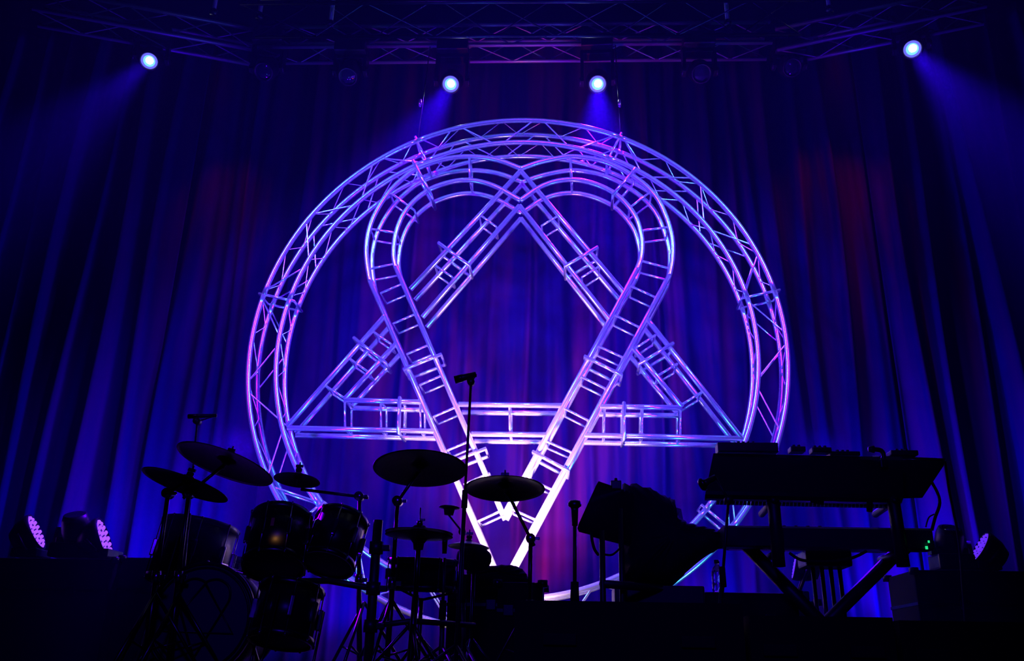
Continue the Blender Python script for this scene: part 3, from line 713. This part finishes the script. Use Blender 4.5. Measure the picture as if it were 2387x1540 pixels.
m = MB(); p = at(2030, 1166, YK+.06); m.path([p+Vector((0, 0, .03)), p+Vector((-.015, 0, -.06))], .016, 12); m.build('lever', M['rubber'], ks, world=True)
# hanging paper tag
tg = at(1905, 1167, YK); m = MB(); m.box((0, 0, -.02), (.07, .002, .032), bev=.0005, rot=Matrix.Rotation(.2, 3, 'Y')); o = m.build('hanging_tag', M['matte'], None); o.location = tg-Vector((0, 0, .022)); tag(o, 'small dark tag hanging under the upper keyboard', 'tag')

# hanging cables at the right end
def cable(label, pts, r=.006, grp=None):
    m = MB(); m.path(catmull([Vector(p) for p in pts], 8), r, 8); o = m.build('cable', M['rubber'], None); return tag(o, label, 'cable', grp)
cable('long dark cable hanging from the slanted synthesizer to the lower keyboard', [at(2170, 1120, YK+.3), at(2186, 1150, YK+.28), at(2190, 1175, YK+.2), at(2180, 1205, YK+.2), at(2172, 1235, YK+.2)], .009)
cable('short looped cable beside the right end of the lower keyboard', [at(2178, 1198, YK+.18), at(2165, 1206, YK+.18), at(2158, 1228, YK+.2)], .004)
cable('straight cable dropping behind the synthesizer to the floor lights', [at(2203, 1075, 5.6), at(2212, 1140, 5.6), at(2222, 1190, 5.6), at(2238, 1290, 5.6), floor_at(at(2240, 1480, 5.6), STAGE+.01)], .008)
cable('cable sagging below the lower keyboard', [at(1840, 1288, YK+.1), at(1870, 1305, YK+.1), at(1930, 1308, YK+.1), at(1985, 1300, YK+.1), at(2020, 1284, YK+.1)], .008)
# tilted keyboard in the middle on its own stand
YT = 4.7
ta, tb = at(1349, 1232, YT), at(1550, 1284, YT+.75)
keyboard('keyboard', 'steeply tipped keyboard seen from behind its left end beside the vocal microphone', ta, tb, at(1398, 1122, YT+.12)-ta, .10, (.25, .8, -.45), 30)
gadget('small angled device on the top edge of the tipped middle keyboard', 1436, 1131, YT+.25, (.06, .05, .05), 1)
gadget('small lit device at the far end of the tipped middle keyboard', 1556, 1172, YT+.8, (.09, .07, .035), 2)
m = MB(); p = at(1553, 1174, YT+.75); m.box(p, (.055, .006, .022), bev=.002); o = m.build('display', M['screen'], None); tag(o, 'dim green display glowing at the end of the middle keyboard', 'display')
ts = thing('keyboard_stand', 'upright square-post stand under the tipped middle keyboard', 'stand', floor_at(at(1450, 1440, YT+.2)))
def bar2(name, pts, r, mat_='black'):
    m = MB(); m.path(pts, r, 12); m.build(name, M[mat_], ts, world=True)
for px, y0, yy in ((1403, 1236, YT+.15), (1446, 1185, YT+.3)):
    p = at(px, y0, yy); bar2('post', [p, Vector((p.x, p.y, STAGE+.02))], .016)
p = at(1403, 1360, YT+.15); q = at(1600, 1376, YT+.6)
bar2('cross_bar', [p, q], .022)
bar2('foot_bar', [Vector((p.x, p.y-.2, STAGE+.02)), Vector((p.x, p.y+.5, STAGE+.02))], .02)
cable('curved cable dangling from the lower corner of the tipped middle keyboard', [at(1378, 1240, YT), at(1381, 1262, YT), at(1386, 1280, YT), at(1394, 1292, YT+.05)], .008)
cable('thin cable swinging between the posts under the middle keyboard', [at(1410, 1292, YT+.2), at(1428, 1292, YT+.2), at(1448, 1275, YT+.3)], .006)

# draped cloth over a low piano: a soft lumpy shape between the two keyboard rigs
def blob(outline, Y, depth, seed, zmin=None):
    """closed soft volume whose silhouette follows the outline"""
    pts = catmull([at(x, y, Y) for x, y in outline+[outline[0]]], 5)[:-1]; n = len(pts)
    c = sum(pts, Vector())/n; rnd = random.Random(seed); m = MB(); vs = []; K = 9
    for i in range(K):
        a = PI*(i/(K-1)-.5); s_ = max(.02, math.cos(a))**.45; yo = depth*math.sin(a)
        for j, p in enumerate(pts):
            f = s_*(1+.03*math.sin(j*1.7+i)+.02*math.sin(j*4.1)) if 0 < i < K-1 else s_
            if i == K//2: f = 1
            v = c+(p-c)*f; vs.append((v.x, v.y+yo+.02*math.sin(j*2.3+i*1.3), v.z))
    fs = [(i*n+j, i*n+(j+1) % n, (i+1)*n+(j+1) % n, (i+1)*n+j) for i in range(K-1) for j in range(n)]
    fs += [tuple(range(n-1, -1, -1)), tuple((K-1)*n+j for j in range(n))]
    m.add(vs, fs, True); return m
m = blob([(1450, 1130), (1502, 1138), (1540, 1158), (1566, 1176), (1574, 1208), (1610, 1228), (1660, 1240), (1690, 1256), (1684, 1272), (1640, 1300), (1598, 1335), (1560, 1368), (1500, 1366), (1450, 1360), (1447, 1280)], YT+.62, .26, 4)
dr = m.build('draped_cover', M['matte'], None); tag(dr, 'lumpy black cloth cover over gear between the two keyboard rigs', 'cover')
mm = MB(); pc = at(1530, 1370, YT+.62); mm.box((pc.x, pc.y, (STAGE+pc.z)/2), (.5, .36, pc.z-STAGE), bev=.01); o = mm.build('equipment_case', M['black'], None)
# (the case carries the covered gear)
tag(o, 'black equipment case carrying the cloth-covered gear', 'case')

# stool / rolled items and bottle
bz = at(1675, 1380, 5.3); eq_top = bz.z
bt = thing('water_bottle', 'clear water bottle with a dark cap on the black case', 'bottle', bz)
m = MB(); m.lathe([(0, 0), (.030, 0), (.034, .01), (.034, .045), (.031, .055), (.034, .065), (.034, .11), (.026, .135), (.012, .15), (.012, .165)], 28); m.build('bottle_body', M['pet'], bt)
m = MB(); m.lathe([(0, .160), (.015, .160), (.015, .18), (0, .18)], 18); m.build('cap', M['cap'], bt)
def case(label, x0, x1, ytop, Y, depth, bev=.012, grp='black flight cases'):
    a = at(x0, ytop, Y); c = at(x1, ytop, Y); cx = (a.x+c.x)/2; z = (a.z+c.z)/2; wd = abs(c.x-a.x); h = z-STAGE
    root = thing('flight_case', label, 'case', (cx, Y+depth/2, STAGE), (0, 0, 0), grp)
    m = MB(); m.box((0, 0, h/2), (wd, depth, h), bev=bev); body = m.build('body', M['matte'], root)
    m = MB(); m.box((0, 0, h*.72), (wd+.006, depth+.006, .02), bev=.002); m.build('lid_rim', M['darkchrome'], root)
    for s_ in (-1, 1):
        m = MB(); m.box((s_*wd*.25, -depth/2-.006, h*.72), (.06, .012, .06), bev=.004); m.build('latch', M['darkchrome'], root)
    for sx in (-1, 1):
        for sy in (-1, 1):
            m = MB(); m.lathe([(0, -.022), (.03, -.02), (.03, .02), (0, .022)], 12, Matrix.Translation((sx*(wd/2-.0), sy*(depth/2), h-.008)) ); m.build('ball_corner', M['darkchrome'], root)
    return root, z
case('long black case under the water bottle behind the middle gear', 1590, 1860, 1380, 5.25, .5)
case('black case at the far right below the floor lights', 2130, 2560, 1330, 5.9, .5)
case('black case at the far left below the violet floor lights', -90, 268, 1300, 5.9, .5)
case('low black case behind the left drum hardware', 285, 560, 1300, 6.0, .4)
case('black amplifier case with a blue-lit side behind the hi-hat', 1160, 1265, 1356, 5.35, .35)
case('wide low black case behind the snare drum', 1045, 1180, 1338, 5.5, .4)
# rounded bag on top
m = blob([(1088, 1342), (1095, 1328), (1130, 1322), (1180, 1318), (1210, 1322), (1228, 1340), (1222, 1360), (1100, 1362)], 5.55, .14, 9)
tag(m.build('soft_bag', M['matte'], None), 'soft black bag lying on the cases below the heart tip', 'bag')
# hanging rolled blind of tubes below lower keyboard
hp2 = at(1920, 1290, 5.3); pd = thing('pedal_box', 'dark box with hanging legs under the lower keyboard', 'box', (hp2.x, 5.3, STAGE))
m = MB(); m.box((0, 0, hp2.z-.035-STAGE), (.26, .2, .09), bev=.015); m.build('housing', M['plastic'], pd)
for dx in (-.07, -.02, .03, .08):
    m = MB(); m.path([(dx, 0, hp2.z-.07-STAGE), (dx, 0, 0)], .012, 10); m.build('leg', M['darkchrome'], pd)

# ------------------------------------------------------------------ floor LED washes and moving head on the stage edge
def wash(px, py, Y, dia, nrm, label, led, zbase, off_blob=True):
    p = at(px, py, Y); nrm = Vector(nrm).normalized(); R = dia/2
    root = thing('led_wash_light', label, 'stage light', (p.x, p.y, zbase), (0, 0, 0), 'LED wash lights on the floor')
    T = Matrix.Translation((0, 0, p.z-zbase)) @ nrm.to_track_quat('Z', 'Y').to_matrix().to_4x4()
    m = MB(); m.lathe([(0, -.16), (R*.55, -.15), (R*.9, -.09), (R*1.08, -.02), (R*1.08, .012), (R*1.0, .012), (R*1.0, .0), (0, .0)], 36, T); hd = m.build('lamp_head', M['plastic'], root)
    spots_ = [(0, 0)]
    for ring_, cnt in ((.31, 6), (.6, 12), (.88, 18)): spots_ += [(ring_*R*math.cos(2*PI*k/cnt+ring_), ring_*R*math.sin(2*PI*k/cnt+ring_)) for k in range(cnt)]
    for x, y in spots_:
        m = MB(); m.lathe([(R*.10, .001), (R*.10, .008), (R*.06, .013), (0, .014)], 10, T @ Matrix.Translation((x, y, 0))); m.build('led_lens', M[led], hd)
    h = p.z-zbase
    m = MB(); side = nrm.cross(Vector((0, 0, 1))).normalized()*(R*1.16); c = Vector((0, 0, h))-nrm*.07
    m.path([c+side, Vector((side.x*.9, side.y*.9, .05)), Vector((-side.x*.9, -side.y*.9, .05)), c-side], .011, 8); m.build('yoke', M['plastic'], root)
    m = MB(); m.box((0, 0, .03), (R*1.5, R*1.5, .06), bev=.01); m.build('base_housing', M['plastic'], root)
    return p, nrm
zL = at(90, 1300, 6.15).z; zR = at(2270, 1330, 6.15).z
W1 = wash(82, 1240, 6.15, .25, (.85, .18, .49), 'glowing violet wash light at the far left edge, farther left one', 'led_on', zL)
W2 = wash(241, 1256, 6.15, .29, (.89, .18, .40), 'glowing violet wash light beside the domed head on the left case', 'led_on', zL)
W3 = wash(2288, 1276, 6.15, .21, (-.86, .06, .52), 'blue-lit wash light seen edge-on at the far right', 'led_blue', zR)
W4 = wash(1855, 1322, 6.3, .16, (-.97, .13, .24), 'thin blue-lit wash light glimpsed below the lower keyboard', 'led_blue', at(1855, 1400, 6.3).z)
case('small black case carrying the wash light behind the stand legs', 1815, 1905, 1400, 6.15, .3)
def floor_head(px, py, Y, r, zb, label):
    p = at(px, py, Y); root = thing('floor_moving_head', label, 'stage light', (p.x, p.y, zb), (0, 0, 0), 'moving head lights on the floor cases'); h = p.z-zb
    m = MB(); m.box((0, 0, .05), (r*2.6, r*2.2, .10), bev=.015); m.build('base_housing', M['plastic'], root)
    m = MB(); m.box((0, 0, .12), (r*2.5, r*.9, .05), bev=.01)
    for s_ in (-1, 1): m.prism([(s_*r*1.15, -r*.4, .1), (s_*r*1.15, r*.4, .1), (s_*r*1.15, r*.25, h+.02), (s_*r*1.15, -r*.25, h+.02)], (s_*.03, 0, 0))
    m.build('yoke', M['plastic'], root)
    m = MB(); T = Matrix.Translation((0, 0, h)) @ Matrix.Rotation(.5, 4, 'X')
    m.lathe([(0, -r*1.35), (r*.6, -r*1.3), (r*.95, -r*.8), (r*1.02, 0), (r*.95, r*.8), (r*.8, r*1.25), (0, r*1.25)], 32, T); hd = m.build('lamp_head', M['plastic'], root)
    m = MB(); m.lathe([(r*.74, r*1.26), (r*.6, r*1.3), (0, r*1.34)], 28, T); m.build('lens', M['lens_off'], hd)
floor_head(178, 1236, 6.15, .095, zL, 'dark domed moving head between the two violet wash lights')
floor_head(2212, 1268, 6.15, .09, zR, 'dark domed moving head beside the edge-on wash light on the right')

# ------------------------------------------------------------------ black monitor wedges along the stage front
def wedge(x0, x1, ytop, Y, label):
    a = at(x0, ytop, Y); c = at(x1, ytop, Y); z = (a.z+c.z)/2; wd = c.x-a.x; h = z-STAGE; dp = .48
    root = thing('stage_monitor', label, 'speaker', ((a.x+c.x)/2, Y, STAGE), (0, 0, 0), 'floor monitors along the stage front')
    m = MB(); m.prism([(-wd/2, 0, 0), (-wd/2, dp, 0), (-wd/2, dp, h*.35), (-wd/2, .12, h), (-wd/2, 0, h)], (wd, 0, 0)); m.build('cabinet', M['matte'], root)
    m = MB(); n_ = Vector((0, h*.65, dp-.12)).normalized(); m.prism([(-wd*.45, dp-.02, h*.35+.035), (wd*.45, dp-.02, h*.35+.035), (wd*.45, .14, h-.005), (-wd*.45, .14, h-.005)], n_*.01); m.build('grille', M['black'], root)
    for s_ in (-1, 1):
        m = MB(); m.box((s_*wd*.3, -.004, h*.6), (.12, .012, .04), bev=.004); m.build('handle', M['rubber'], root)
    return root
wedge(1200, 1730, 1402, 3.35, 'black floor monitor at the stage front below the middle keyboard')
wedge(1745, 2080, 1436, 3.4, 'black floor monitor at the stage front below the crossed stand legs')
wedge(2095, 2440, 1448, 3.4, 'black floor monitor at the far right of the stage front')
# visible beams of the floor washes
spot('wash_beam_left', W1[0]+W1[1]*.03, W1[0]+Vector((2.2, 2.0, 1.2)), BLUE, 1500, 42, .9, .08)
spot('wash_beam_left', W2[0]+W2[1]*.03, W2[0]+Vector((2.2, 1.2, .9)), BLUE, 1500, 42, .9, .08)
spot('wash_beam_right', W3[0]+W3[1]*.03, W3[0]+Vector((-2.2, 1.2, 1.3)), BLUE, 1400, 42, .9, .08)
spot('wash_beam_right', W4[0]+W4[1]*.03, W4[0]+Vector((-2.0, .6, .6)), BLUE, 400, 50, .9, .06)
